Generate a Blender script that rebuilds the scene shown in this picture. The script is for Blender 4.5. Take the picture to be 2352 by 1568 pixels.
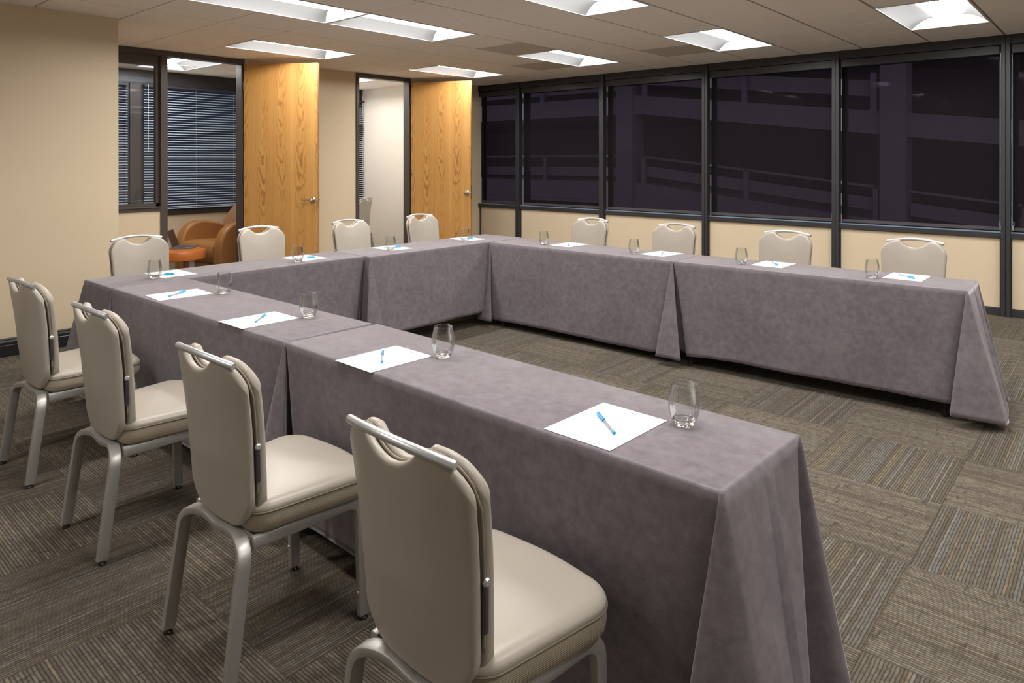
import bpy, bmesh, math, random
from mathutils import Vector, Matrix, noise
R = math.radians
PI = math.pi
random.seed(7)
for o in list(bpy.data.objects): bpy.data.objects.remove(o)
C = bpy.context.scene.collection
scn = bpy.context.scene

# ------------------------------------------------------------------ camera, world, exposure
cam_d = bpy.data.cameras.new('camera'); cam = bpy.data.objects.new('camera', cam_d); C.objects.link(cam)
cam.location = (4.3418, -1.4979, 1.4693)
cam.rotation_euler = (PI / 2 - 0.0016, 0, 0.7214)
cam_d.sensor_width = 36; cam_d.lens = 1611.95 / 2352 * 36
cam_d.shift_x = (1176 - 1175.55) / 2352; cam_d.shift_y = (371.12 - 784) / 2352
cam_d.clip_start = 0.05; cam_d.clip_end = 200
scn.camera = cam
w = bpy.data.worlds.new('night_sky'); scn.world = w; w.use_nodes = True
w.node_tree.nodes['Background'].inputs[0].default_value = (0.56, 0.545, 0.60, 1)
w.node_tree.nodes['Background'].inputs[1].default_value = 0.34
scn.view_settings.view_transform = 'Standard'; scn.view_settings.look = 'None'
scn.view_settings.gamma = 1; scn.view_settings.use_curve_mapping = False
scn.view_settings.exposure = 1.82
LAMP = 13.0          # radiance of the ceiling lamp diffusers

# ------------------------------------------------------------------ measures
HC = 2.65            # ceiling
TS = 0.6165          # ceiling module
GX, GY = -0.853, 3.2164
WY = 6.548           # window wall plane
LX, LYE = -1.98, 0.728   # left wall plane and where it ends
DX = -3.44           # partition wall plane
XR, YB = 8.4, -4.2   # right and back walls (behind the camera)
H = 0.741            # top of the table cloths

# ------------------------------------------------------------------ helpers
def link(o, parent=None):
    C.objects.link(o)
    if parent is not None: o.parent = parent
    return o
def mesh_obj(name, verts, faces, mat, parent=None, smooth=False, mats=None):
    me = bpy.data.meshes.new(name); me.from_pydata([tuple(v) for v in verts], [], faces); me.update()
    for m in (mats or [mat]): me.materials.append(m)
    if smooth: me.polygons.foreach_set('use_smooth', [True] * len(me.polygons))
    return link(bpy.data.objects.new(name, me), parent)
def empty(name, loc=(0, 0, 0), rz=0):
    o = bpy.data.objects.new(name, None); o.location = loc; o.rotation_euler = (0, 0, rz); o.empty_display_size = .1
    C.objects.link(o); return o
def tag(o, label, cat, group=None):
    o['label'] = label; o['category'] = cat
    if group: o['group'] = group
    return o
def struct(o): o['kind'] = 'structure'; return o
class MB:
    """collects boxes, tubes, grids; builds ONE mesh object"""
    def __init__(s): s.v = []; s.f = []
    def add(s, vs, fs):
        n = len(s.v); s.v += [tuple(v) for v in vs]; s.f += [tuple(i + n for i in f) for f in fs]; return s
    def box(s, x0, x1, y0, y1, z0, z1):
        if x0 > x1: x0, x1 = x1, x0
        if y0 > y1: y0, y1 = y1, y0
        v = [(x, y, z) for z in (z0, z1) for y in (y0, y1) for x in (x0, x1)]
        return s.add(v, [(0, 2, 3, 1), (4, 5, 7, 6), (0, 1, 5, 4), (2, 6, 7, 3), (0, 4, 6, 2), (1, 3, 7, 5)])
    def sweep(s, pts, prof, ref, caps=True, closed=False):
        pts = [Vector(p) for p in pts]; ref = Vector(ref); n = len(pts); k = len(prof); vs = []
        for i, p in enumerate(pts):
            if closed: t = pts[(i + 1) % n] - pts[i - 1]
            else: t = pts[min(i + 1, n - 1)] - pts[max(i - 1, 0)]
            t.normalize(); a = ref - t * ref.dot(t); a.normalize(); b = t.cross(a)
            for (x, y) in prof: vs.append(p + a * x + b * y)
        fs = []
        for i in range(n if closed else n - 1):
            for j in range(k):
                a0 = i * k + j; a1 = i * k + (j + 1) % k; b0 = ((i + 1) % n) * k + j; b1 = ((i + 1) % n) * k + (j + 1) % k
                fs.append((a0, a1, b1, b0))
        if caps and not closed: fs += [tuple(range(k - 1, -1, -1)), tuple((n - 1) * k + j for j in range(k))]
        return s.add(vs, fs)
    def tube(s, pts, r, k=10, ref=(0.01, 0.02, 1), closed=False):
        return s.sweep(pts, [(r * math.cos(2 * PI * j / k), r * math.sin(2 * PI * j / k)) for j in range(k)], ref, closed=closed)
    def lathe(s, prof, c=(0, 0, 0), k=32, axis='z'):
        vs = []; n = len(prof)
        for (r, z) in prof:
            for j in range(k):
                a = 2 * PI * j / k; p = (r * math.cos(a), r * math.sin(a), z)
                if axis == 'y': p = (p[0], p[2], p[1])
                if axis == 'x': p = (p[2], p[0], p[1])
                vs.append((c[0] + p[0], c[1] + p[1], c[2] + p[2]))
        fs = [(i * k + j, i * k + (j + 1) % k, (i + 1) * k + (j + 1) % k, (i + 1) * k + j) for i in range(n - 1) for j in range(k)]
        fs += [tuple(range(k - 1, -1, -1)), tuple((n - 1) * k + j for j in range(k))]
        return s.add(vs, fs)
    def grid(s, rows, closed=False):
        n = len(rows); k = len(rows[0]); vs = [p for r in rows for p in r]
        fs = [(i * k + j, i * k + (j + 1) % k, (i + 1) * k + (j + 1) % k, (i + 1) * k + j) for i in range(n - 1) for j in range(k if closed else k - 1)]
        return s.add(vs, fs)
    def build(s, name, mat, parent=None, smooth=False, bevel=0, seg=2):
        o = mesh_obj(name, s.v, s.f, mat, parent, smooth)
        if bevel:
            m = o.modifiers.new('bevel', 'BEVEL'); m.width = bevel; m.segments = seg; m.limit_method = 'ANGLE'; m.angle_limit = R(40)
        return o
def rrect(w, h, r, n=3):
    out = []
    for cx, cy, a0 in ((w / 2 - r, h / 2 - r, 0), (-w / 2 + r, h / 2 - r, 90), (-w / 2 + r, -h / 2 + r, 180), (w / 2 - r, -h / 2 + r, 270)):
        for i in range(n + 1):
            a = R(a0 + 90 * i / n); out.append((cx + r * math.cos(a), cy + r * math.sin(a)))
    return out
def arc_path(pts, rad, n=6):
    """polyline with rounded corners"""
    P = [Vector(p) for p in pts]; out = [P[0]]
    for i in range(1, len(P) - 1):
        a = (P[i - 1] - P[i]); b = (P[i + 1] - P[i]); r = min(rad, a.length * .49, b.length * .49)
        p0 = P[i] + a.normalized() * r; p2 = P[i] + b.normalized() * r
        for k in range(n + 1):
            t = k / n; out.append(p0 * (1 - t) ** 2 + P[i] * 2 * t * (1 - t) + p2 * t * t)
    out.append(P[-1]); return out
def auto_smooth(o, ang=35):
    me = o.data
    me.polygons.foreach_set('use_smooth', [True] * len(me.polygons))
    try: me.set_sharp_from_angle(angle=R(ang))
    except Exception: pass
    return o
def dup(root, loc=None, rz=None):
    r = root.copy(); C.objects.link(r)
    if loc is not None: r.location = loc
    if rz is not None: r.rotation_euler = (0, 0, rz)
    for ch in list(root.children):
        c = ch.copy(); C.objects.link(c); c.parent = r
        for g in list(ch.children):
            d = g.copy(); C.objects.link(d); d.parent = c
    return r

# ------------------------------------------------------------------ materials
class NT:
    def __init__(s, name):
        m = bpy.data.materials.new(name); m.use_nodes = True; s.m = m; s.t = m.node_tree; s.n = s.t.nodes
        s.b = s.n['Principled BSDF']; s.out = s.n['Material Output']
    def node(s, typ, **kw):
        nd = s.n.new(typ)
        for k, v in kw.items(): setattr(nd, k, v)
        return nd
    def L(s, a, b): s.t.links.new(a, b)
    def math(s, op, a, b=None, c=None):
        nd = s.node('ShaderNodeMath', operation=op)
        for i, x in enumerate((a, b, c)):
            if x is None: continue
            if isinstance(x, (int, float)): nd.inputs[i].default_value = x
            else: s.L(x, nd.inputs[i])
        return nd.outputs[0]
    def coord(s, kind='Object'): return s.node('ShaderNodeTexCoord').outputs[kind]
    def mapping(s, vec, scale=(1, 1, 1), rot=(0, 0, 0)):
        nd = s.node('ShaderNodeMapping'); nd.inputs['Scale'].default_value = scale; nd.inputs['Rotation'].default_value = rot; s.L(vec, nd.inputs[0]); return nd.outputs[0]
    def noise(s, vec, scale, detail=3, rough=.5, dist=0):
        nd = s.node('ShaderNodeTexNoise'); nd.inputs['Scale'].default_value = scale; nd.inputs['Detail'].default_value = detail
        nd.inputs['Roughness'].default_value = rough; nd.inputs['Distortion'].default_value = dist
        if vec is not None: s.L(vec, nd.inputs['Vector'])
        return nd
    def ramp(s, fac, stops, interp='LINEAR'):
        nd = s.node('ShaderNodeValToRGB'); e = nd.color_ramp; e.interpolation = interp
        while len(e.elements) > 1: e.elements.remove(e.elements[-1])
        e.elements[0].position = stops[0][0]; e.elements[0].color = (*stops[0][1], 1)
        for p, c in stops[1:]:
            q = e.elements.new(p); q.color = (*c, 1)
        s.L(fac, nd.inputs[0]); return nd.outputs[0]
    def mix(s, fac, a, b, mode='MIX'):
        nd = s.node('ShaderNodeMix', data_type='RGBA', blend_type=mode)
        for i, x in ((0, fac), (6, a), (7, b)):
            if isinstance(x, (int, float)): nd.inputs[i].default_value = x
            elif isinstance(x, tuple): nd.inputs[i].default_value = (*x, 1)
            else: s.L(x, nd.inputs[i])
        return nd.outputs[2]
    def bump(s, h, strength=.3, dist=.01):
        nd = s.node('ShaderNodeBump'); nd.inputs['Strength'].default_value = strength; nd.inputs['Distance'].default_value = dist
        s.L(h, nd.inputs['Height']); s.L(nd.outputs[0], s.b.inputs['Normal'])
    def base(s, c, rough=.6, metal=0, spec=None):
        if isinstance(c, tuple): s.b.inputs['Base Color'].default_value = (*c, 1)
        else: s.L(c, s.b.inputs['Base Color'])
        s.b.inputs['Roughness'].default_value = rough; s.b.inputs['Metallic'].default_value = metal
        if spec is not None: s.b.inputs['Specular IOR Level'].default_value = spec
        return s
def plain(name, c, rough=.6, metal=0, var=.06, nscale=6, bump=0, bscale=200, spec=None):
    t = NT(name); co = t.coord()
    n = t.noise(co, nscale, 4).outputs[0]
    t.base(t.mix(n, tuple(x * (1 - var) for x in c), tuple(min(1, x * (1 + var)) for x in c)), rough, metal, spec)
    if bump: t.bump(t.noise(co, bscale, 3).outputs[0], bump, .002)
    return t.m
M = {}
M['wall'] = plain('beige_paint', (0.68, 0.56, 0.395), .62, var=.02, nscale=2, bump=.05, bscale=260, spec=.3)
M['wall_white'] = plain('cream_paint', (0.86, 0.80, 0.71), .62, var=.02, nscale=2, spec=.3)
M['dark_metal'] = plain('dark_bronze_metal', (0.046, 0.044, 0.048), .42, .3, var=.12, nscale=14)
M['frame_brown'] = plain('brown_painted_frame', (0.07, 0.055, 0.048), .45, 0, var=.08)
M['dark_base'] = plain('black_baseboard_gloss', (0.016, 0.017, 0.019), .32, 0, var=.1)
M['outside_light_blue'] = plain('blue_metal_outside_light', (0.26, 0.40, 0.56), .35, .4, var=.1)  # blue of the light from outside put into the metal colour
M['tile'] = plain('ceiling_tile_fissured', (0.92, 0.85, 0.77), .9, var=.03, nscale=9, bump=.25, bscale=220, spec=.1)
M['tile_dark'] = plain('perforated_return_tile', (0.60, 0.54, 0.46), .9, var=.03, nscale=9, bump=.25, bscale=220, spec=.1)
M['tee'] = plain('ceiling_tee', (0.26, 0.215, 0.165), .6, var=.04)
M['white_metal'] = plain('white_enamel', (0.80, 0.81, 0.82), .4, 0, var=.01)
M['reflector'] = plain('lamp_reflector_enamel', (0.30, 0.305, 0.31), .45, 0, var=.01)
M['chrome'] = plain('satin_nickel', (0.62, 0.60, 0.57), .18, 1, var=.02)
M['alu'] = plain('brushed_aluminium', (0.66, 0.68, 0.71), .36, .75, var=.05, nscale=30)
M['alu_leg'] = plain('warm_grey_chair_metal', (0.47, 0.46, 0.44), .42, .55, var=.06, nscale=12)
M['black'] = plain('black_steel', (0.012, 0.012, 0.013), .4, .2, var=.1)
M['glide'] = plain('black_nylon_glide', (0.015, 0.013, 0.012), .35, 0, var=.1)
M['clear_strip'] = plain('smoked_side_bracket', (0.12, 0.10, 0.115), .22, .5, var=.3, nscale=40)
M['laminate_red'] = plain('cherry_veneer', (0.56, 0.165, 0.035), .3, 0, var=.16, nscale=7)
M['laptop'] = plain('grey_laptop_case', (0.22, 0.22, 0.235), .4, .5, var=.04)
M['screen'] = plain('laptop_screen_off', (0.045, 0.028, 0.022), .25, 0, var=.05)
M['keys'] = plain('laptop_keys', (0.06, 0.065, 0.08), .5, 0, var=.05)
M['slat'] = plain('grey_blue_slat', (0.50, 0.60, 0.69), .45, .15, var=.03)
M['paper'] = plain('white_paper', (0.72, 0.735, 0.75), .7, 0, var=.01)
M['print_blue'] = plain('blue_print', (0.06, 0.14, 0.34), .7, 0, var=.02)
M['print_grey'] = plain('pale_grey_print', (0.55, 0.57, 0.60), .7, 0, var=.02)
M['pen_blue'] = plain('sky_blue_plastic', (0.01, 0.36, 0.72), .3, 0, var=.03)
M['pen_ink'] = plain('pen_refill', (0.35, 0.42, 0.52), .3, 0, var=.03)
M['concrete'] = plain('garage_concrete', (0.42, 0.385, 0.41), .9, 0, var=.14, nscale=1.3)
M['galv'] = plain('galvanised_rail', (0.42, 0.40, 0.44), .6, .2, var=.1)
M['outlet'] = plain('ivory_plastic', (0.55, 0.52, 0.46), .4, 0, var=.02)
M['clear_plastic'] = plain('milky_bead_chain', (0.30, 0.35, 0.38), .2, .1, var=.1, nscale=60)
# leather-like vinyl
def vinyl(name, c, rough=.36, scale=1.0):
    t = NT(name); co = t.coord()
    n = t.noise(co, 5, 4).outputs[0]; sm = t.noise(co, 1.7, 2).outputs[0]
    col = t.mix(n, tuple(x * .93 for x in c), c); t.base(t.mix(sm, col, tuple(x * .9 for x in c)), rough, 0, .45)
    t.bump(t.noise(co, 420 * scale, 3, .6).outputs[0], .10, .001); return t.m
M['vinyl'] = vinyl('taupe_vinyl', (0.445, 0.398, 0.340))
M['vinyl_pipe'] = vinyl('taupe_vinyl_seam', (0.27, 0.22, 0.165), .5)
M['tan'] = vinyl('tan_leather', (0.42, 0.195, 0.065), .38)
M['tan_back'] = vinyl('tan_leather_back', (0.43, 0.235, 0.14), .42)
t = NT('woven_vinyl_band'); co = t.coord()
g1 = t.math('SINE', t.math('MULTIPLY', t.node('ShaderNodeSeparateXYZ').outputs[2], 1))
sp = t.node('ShaderNodeSeparateXYZ'); t.L(co, sp.inputs[0])
sxy = t.math('ADD', sp.outputs[0], sp.outputs[1])
wv = t.math('MULTIPLY', t.math('SINE', t.math('MULTIPLY', sxy, 2 * PI / .0052)), t.math('SINE', t.math('MULTIPLY', sp.outputs[2], 2 * PI / .0046)))
t.base(t.mix(t.math('MULTIPLY_ADD', wv, .5, .5), (0.25, 0.205, 0.15), (0.46, 0.395, 0.30)), .5); t.bump(wv, .5, .001); M['woven'] = t.m
# table cloth
t = NT('mauve_grey_suede_cloth'); co = t.coord()
big = t.noise(t.mapping(co, (1, 1, 1)), 4.2, 4, .62, .6).outputs[0]; mid = t.noise(co, 26, 5, .7).outputs[0]; fib = t.noise(t.mapping(co, (1, 3, 1)), 160, 3, .6).outputs[0]
a = t.mix(t.ramp(big, [(.33, (0, 0, 0)), (.68, (1, 1, 1))]), (0.152, 0.128, 0.144), (0.212, 0.188, 0.206))
a = t.mix(t.ramp(mid, [(.3, (0, 0, 0)), (.75, (1, 1, 1))]), t.mix(.55, a, (0.115, 0.095, 0.107)), t.mix(.32, a, (0.36, 0.33, 0.35)))
a = t.mix(t.math('MULTIPLY', fib, .35), a, (0.14, 0.12, 0.125))
t.base(a, .92, 0, .15); t.b.inputs['Sheen Weight'].default_value = .85; t.b.inputs['Sheen Roughness'].default_value = .30; t.b.inputs['Sheen Tint'].default_value = (.9, .88, .92, 1)
t.bump(fib, .22, .002); M['cloth'] = t.m
# oak laminate door
t = NT('oak_laminate'); co = t.coord(); sp = t.node('ShaderNodeSeparateXYZ'); t.L(co, sp.inputs[0])
warp = t.noise(t.mapping(co, (3.2, 1, 1.0)), 1.6, 3, .55)
wx = t.math('ADD', sp.outputs[0], t.math('MULTIPLY', t.math('SUBTRACT', warp.outputs[0], .5), .085))
pp = t.math('PINGPONG', wx, .118)                         # 0 at the middle of each flame
d2 = t.math('MULTIPLY', t.math('MULTIPLY', pp, pp), 620)
zz = t.math('MULTIPLY', sp.outputs[2], 9.5)
fn = t.noise(t.mapping(co, (9, 1, 3.2)), 1.5, 3, .55).outputs[0]
fld = t.math('ADD', t.math('SUBTRACT', d2, zz), t.math('MULTIPLY', fn, 5.5))
flame = t.math('POWER', t.math('MULTIPLY_ADD', t.math('SINE', t.math('MULTIPLY', fld, 3.2)), .5, .5), 3.0)
fade = t.ramp(pp, [(0.0, (1, 1, 1)), (.042, (.85, .85, .85)), (.07, (.25, .25, .25)), (.11, (.12, .12, .12))])
patch = t.ramp(t.noise(t.mapping(co, (1.5, 1, .9)), 2.1, 2).outputs[0], [(.38, (.25, .25, .25)), (.58, (1, 1, 1))])
flame = t.math('MULTIPLY', t.math('MULTIPLY', flame, fade), patch)
st = t.noise(t.mapping(co, (75, 75, 1.6)), 1.0, 4, .6).outputs[0]; st2 = t.noise(t.mapping(co, (14, 14, .35)), 1.0, 3, .5).outputs[0]
a = t.mix(st2, (0.46, 0.225, 0.060), (0.66, 0.375, 0.125)); a = t.mix(t.ramp(st, [(.35, (0, 0, 0)), (.7, (1, 1, 1))]), t.mix(.30, a, (0.36, 0.16, 0.035)), a)
a = t.mix(t.math('MULTIPLY', flame, .80), a, (0.25, 0.10, 0.022))
t.base(a, .36, 0, .4); t.bump(st, .05, .001); M['oak'] = t.m
M['oak_edge'] = plain('oak_door_edge', (0.38, 0.20, 0.075), .45, var=.2, nscale=18)
# carpet tiles: loop rows along local x; one kind striped, the other fine lined with short dark dashes across
def carpet(name, freq, cols, wobble, dash_amt, dark):
    t = NT(name); co = t.coord(); sp = t.node('ShaderNodeSeparateXYZ'); t.L(co, sp.inputs[0])
    oi = t.node('ShaderNodeObjectInfo'); rnd = oi.outputs['Random']
    wob = t.noise(co, 22, 2); wv = t.math('ADD', sp.outputs[1], t.math('MULTIPLY', wob.outputs[0], wobble))
    row = t.math('MULTIPLY', wv, freq); ri = t.math('FLOOR', row); rf = t.math('FRACT', row)
    cmb = t.node('ShaderNodeCombineXYZ'); t.L(t.math('ADD', t.math('MULTIPLY', sp.outputs[0], 34), t.math('MULTIPLY', ri, 7.31)), cmb.inputs[0]); t.L(t.math('MULTIPLY', ri, 3.7), cmb.inputs[1]); t.L(t.math('MULTIPLY', rnd, 40), cmb.inputs[2])
    along = t.noise(cmb.outputs[0], 1.0, 3, .65).outputs[0]
    cr = t.node('ShaderNodeCombineXYZ'); t.L(ri, cr.inputs[0]); t.L(t.math('MULTIPLY', rnd, 91), cr.inputs[1])
    wn = t.node('ShaderNodeTexWhiteNoise', noise_dimensions='3D'); t.L(cr.outputs[0], wn.inputs[0])
    rowc = t.ramp(wn.outputs[0], cols, 'CONSTANT')
    loop = t.noise(t.mapping(co, (300, 300, 1)), 1.0, 2, .5).outputs[0]
    dv = t.node('ShaderNodeCombineXYZ'); t.L(t.math('MULTIPLY', t.math('ADD', sp.outputs[0], rnd), 62), dv.inputs[0]); t.L(t.math('MULTIPLY', sp.outputs[1], 13), dv.inputs[1]); t.L(t.math('MULTIPLY', rnd, 33), dv.inputs[2])
    dn = t.noise(dv.outputs[0], 1.0, 1, .4).outputs[0]
    a = t.mix(t.ramp(along, [(.38, (0, 0, 0)), (.60, (1, 1, 1))]), t.mix(.50, rowc, (0.070, 0.057, 0.044)), rowc)
    a = t.mix(t.ramp(dn, [(.26, (1, 1, 1)), (.34, (0, 0, 0))]), a, t.mix(dash_amt, a, (0.06, 0.05, 0.04)))
    groove = t.math('ABSOLUTE', t.math('SUBTRACT', rf, .5))
    a = t.mix(t.ramp(groove, [(.24, (0, 0, 0)), (.46, (1, 1, 1))]), a, t.mix(dark, a, (0.025, 0.02, 0.015)))
    a = t.mix(t.math('MULTIPLY', loop, .7), a, t.mix(.55, a, (0.03, 0.025, 0.02)), 'MIX')
    a = t.mix(1.0, a, (1.0, .985, .975), 'MULTIPLY')
    t.base(a, .95, 0, .08)
    t.bump(t.math('ADD', t.math('MULTIPLY', groove, -1.0), t.math('MULTIPLY', loop, .8)), .7, .003); return t.m
M['carpet'] = carpet('carpet_tile_striped', 96, [(0, (0.140, 0.119, 0.093)), (.25, (0.168, 0.147, 0.118)), (.5, (0.192, 0.171, 0.140)), (.72, (0.182, 0.177, 0.163)), (.86, (0.225, 0.185, 0.122)), (.93, (0.235, 0.222, 0.195))], .006, .25, .74)
M['carpet_fine'] = carpet('carpet_tile_fine_lined', 92, [(0, (0.165, 0.142, 0.112)), (.25, (0.205, 0.180, 0.146)), (.6, (0.230, 0.204, 0.168)), (.9, (0.27, 0.23, 0.17))], .003, .60, .78)
# lamp diffuser
t = NT('lamp_diffuser'); t.base((0.9, 0.9, 0.9), .5); t.b.inputs['Emission Color'].default_value = (1.0, 0.972, 0.935, 1); t.b.inputs['Emission Strength'].default_value = LAMP; M['lamp'] = t.m
# glass for tumblers
t = NT('clear_pen_barrel'); t.base((.93, .96, 1), .08); t.b.inputs['Transmission Weight'].default_value = .85; t.b.inputs['IOR'].default_value = 1.3; M['pen_clear'] = t.m
def pane_mat(name, tint, gloss):
    t = NT(name); t.n.remove(t.b)
    tr = t.node('ShaderNodeBsdfTransparent'); tr.inputs[0].default_value = (*tint, 1)
    gl = t.node('ShaderNodeBsdfGlossy'); gl.inputs['Roughness'].default_value = .01; gl.inputs[0].default_value = (1, 1, 1, 1)
    fr = t.node('ShaderNodeFresnel'); fr.inputs[0].default_value = gloss
    mx = t.node('ShaderNodeMixShader'); t.L(fr.outputs[0], mx.inputs[0]); t.L(tr.outputs[0], mx.inputs[1]); t.L(gl.outputs[0], mx.inputs[2]); t.L(mx.outputs[0], t.out.inputs[0]); return t.m
M['pane'] = pane_mat('window_pane', (.82, .84, .88), 1.5)
M['pane_ext'] = pane_mat('tinted_outer_pane', (.70, .68, .74), 1.25)
# shade screen fabric: woven dark mesh that lets part of the view through
t = NT('solar_shade_mesh'); t.n.remove(t.b)
tr = t.node('ShaderNodeBsdfTransparent'); tr.inputs[0].default_value = (.95, .92, .97, 1)
df = t.node('ShaderNodeBsdfDiffuse'); df.inputs[0].default_value = (0.020, 0.0165, 0.0195, 1)
mx = t.node('ShaderNodeMixShader'); mx.inputs[0].default_value = .52; t.L(tr.outputs[0], mx.inputs[1]); t.L(df.outputs[0], mx.inputs[2]); t.L(mx.outputs[0], t.out.inputs[0]); M['shade'] = t.m
M['shade_bar'] = plain('shade_hem_bar', (0.075, 0.060, 0.062), .5, .1, var=.05)

# ------------------------------------------------------------------ what the camera can see (to decide which tiles are single parts)
cy, sy = math.cos(0.7214), math.sin(0.7214)
def px(x, y, z):
    dx, dy, dz = x - 4.3418, y + 1.4979, z - 1.4693
    d = -sy * dx + cy * dy
    if d < .15: return None
    return (1175.5 + 1611.95 * (cy * dx + sy * dy) / d, 371.1 - 1611.95 * dz / d)
def in_view(x0, x1, y0, y1, z, m=15):
    ps = [px(x, y, z) for x in (x0, (x0 + x1) / 2, x1) for y in (y0, (y0 + y1) / 2, y1)]
    return any(p and -m < p[0] < 2352 + m and -m < p[1] < 1568 + m for p in ps)

# ------------------------------------------------------------------ floor
floor = struct(MB().box(-5.6, XR, YB, WY + .1, -.12, -.012).build('floor', M['glide']))
CT = .598; CX, CYY = 3.743, 1.373
tile_me = None; rest = MB(); nct = 0
for i in range(-16, 9):
    for j in range(-11, 10):
        x0 = CX + i * CT; x1 = x0 + CT; y0 = CYY + j * CT; y1 = y0 + CT
        if x1 < -5.6 or x0 > XR or y1 < YB or y0 > WY + .05: continue
        cx, cyy = (x0 + x1) / 2, (y0 + y1) / 2
        hid = (cx < -2.3 and cyy < .5)
        if not hid and in_view(x0, x1, y0, y1, 0):
            if tile_me is None:
                h = CT / 2 - .0006; tile_me = []
                for mt in ('carpet', 'carpet_fine'):
                    q = MB().box(-h, h, -h, h, -.012, 0).build('carpet_tile', M[mt], floor); tile_me.append(q.data); bpy.data.objects.remove(q)
            o = link(bpy.data.objects.new('carpet_tile', tile_me[(i + j) % 2]), floor)
            o.location = (cx, cyy, 0); o.rotation_euler = (0, 0, PI / 2 if (i + j) % 2 == 0 else 0); nct += 1
            if random.random() < .5: o.rotation_euler.z += PI
        elif not hid: rest.box(x0, x1, y0, y1, -.012, 0)
o = rest.build('carpet_tiles_beyond', M['carpet'], floor); o['kind'] = 'stuff'

# ------------------------------------------------------------------ ceiling: tiles, tees, lamps
lights = []      # (i0, i1, j0, j1)
for (i, j) in [(0, -2), (0, -4), (-3, -2), (-3, 2), (0, 2), (3, 2), (6, 2), (3, -2), (6, -2), (3, -6), (9, -2), (9, 2), (6, -6), (9, -6), (12, -2), (12, 2), (3, -10)]:  # last cell: unseen lamp added to brighten the chair backs
    lights.append((i, i + 1, j, j + 2))
def lamp_cell(i, j): return any(a <= i < b and c <= j < d for a, b, c, d in lights)
off = [(-6.7 , -4.75, 2, 3)]
rm1 = (-4.96, -3.77, 1.98, 2.5965)       # lamp of the first side room (long side along x)
rm2 = (-5.05, -3.85, 4.30, 4.9165)
ceil = struct(MB().box(-5.6, XR, YB, WY + .2, HC + .13, HC + .2).build('ceiling', M['tee']))
dark_cells = {(0, 1), (-1, 3), (2, 3)}
tm = {}; rest = MB()
ga, gb = .0085, .0048
for i in range(-8, 16):
    for j in range(-24, 7):
        x0, x1 = GX + i * TS, GX + (i + 1) * TS; y0, y1 = GY + j * TS, GY + (j + 1) * TS
        if x1 < -5.55 or x0 > XR or y1 < YB or y0 > WY: continue
        if lamp_cell(i, j) : continue
        if x0 < LX - .1 and y1 < LYE - .6: continue
        X0, X1, Y0, Y1 = x0 + ga, x1 - ga, y0 + gb, min(y1 - gb, WY - .03)
        if x1 < DX + .05:
            # side-room ceilings: leave room for their lamps
            hit = False
            for (a, b, c, d) in (rm1, rm2):
                if X1 > a and X0 < b and Y1 > c and Y0 < d: hit = True
            if hit: continue
        vis = in_view(x0, x1, y0, y1, HC)
        if vis:
            key = (round(X1 - X0, 4), round(Y1 - Y0, 4), (i, j) in dark_cells)
            if key not in tm:
                a, b = (X1 - X0) / 2, (Y1 - Y0) / 2; e = .006
                vs = [(-a, -b, .014), (a, -b, .014), (a, b, .014), (-a, b, .014), (-a, -b, .004), (a, -b, .004), (a, b, .004), (-a, b, .004), (-a + e, -b + e, 0), (a - e, -b + e, 0), (a - e, b - e, 0), (-a + e, b - e, 0)]
                fs = [(0, 1, 2, 3), (0, 4, 5, 1), (1, 5, 6, 2), (2, 6, 7, 3), (3, 7, 4, 0), (4, 8, 9, 5), (5, 9, 10, 6), (6, 10, 11, 7), (7, 11, 8, 4), (8, 11, 10, 9)]
                o = mesh_obj('ceiling_tile', vs, fs, M['tile_dark'] if key[2] else M['tile'], ceil); tm[key] = o.data
                if key[2]: o['label'] = 'darker perforated ceiling tile'
            else:
                o = link(bpy.data.objects.new('ceiling_tile', tm[key]), ceil)
                if key[2]: o['label'] = 'darker perforated ceiling tile'
            o.location = ((X0 + X1) / 2, (Y0 + Y1) / 2, HC)
        else: rest.box(X0, X1, Y0, Y1, HC, HC + .014)
# filler strips around the side-room lamps
for (a, b, c, d) in (rm1, rm2):
    for (X0, X1, Y0, Y1) in ((-5.5, DX - .1, c - .62, c - .003), (-5.5, DX - .1, d + .003, d + .62), (-5.5, a - .003, c, d), (b + .003, DX - .1, c, d)):
        rest.box(X0, X1, Y0, Y1, HC + .001, HC + .013)
o = rest.build('ceiling_tiles_beyond', M['tile'], ceil); o['kind'] = 'stuff'
# concealed tee grid just above the tile faces
for i in range(-7, 16):
    x = GX + i * TS
    if not (-5.4 < x < XR): continue
    ys = YB
    cuts = sorted([(GY + c * TS, GY + d * TS) for a, b, c, d in lights if a < i < b])
    y = ys
    for (c, d) in cuts + [(WY, WY)]:
        if c - y > .05: MB().box(x - .010, x + .010, y, c, HC + .004, HC + .012).build('ceiling_tee', M['tee'], ceil)
        y = d
cross = MB()
for j in range(-12, 6):
    y = GY + j * TS
    x = -5.4
    for (a, b) in sorted([(GX + a * TS, GX + b * TS) for a, b, c, d in lights if c < j < d]) + [(XR, XR)]:
        if a - x > .05 and x < a: cross.box(x, a, y - .008, y + .008, HC + .005, HC + .0125)
        x = b
cross.build('cross_tees', M['tee'], ceil)

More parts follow.
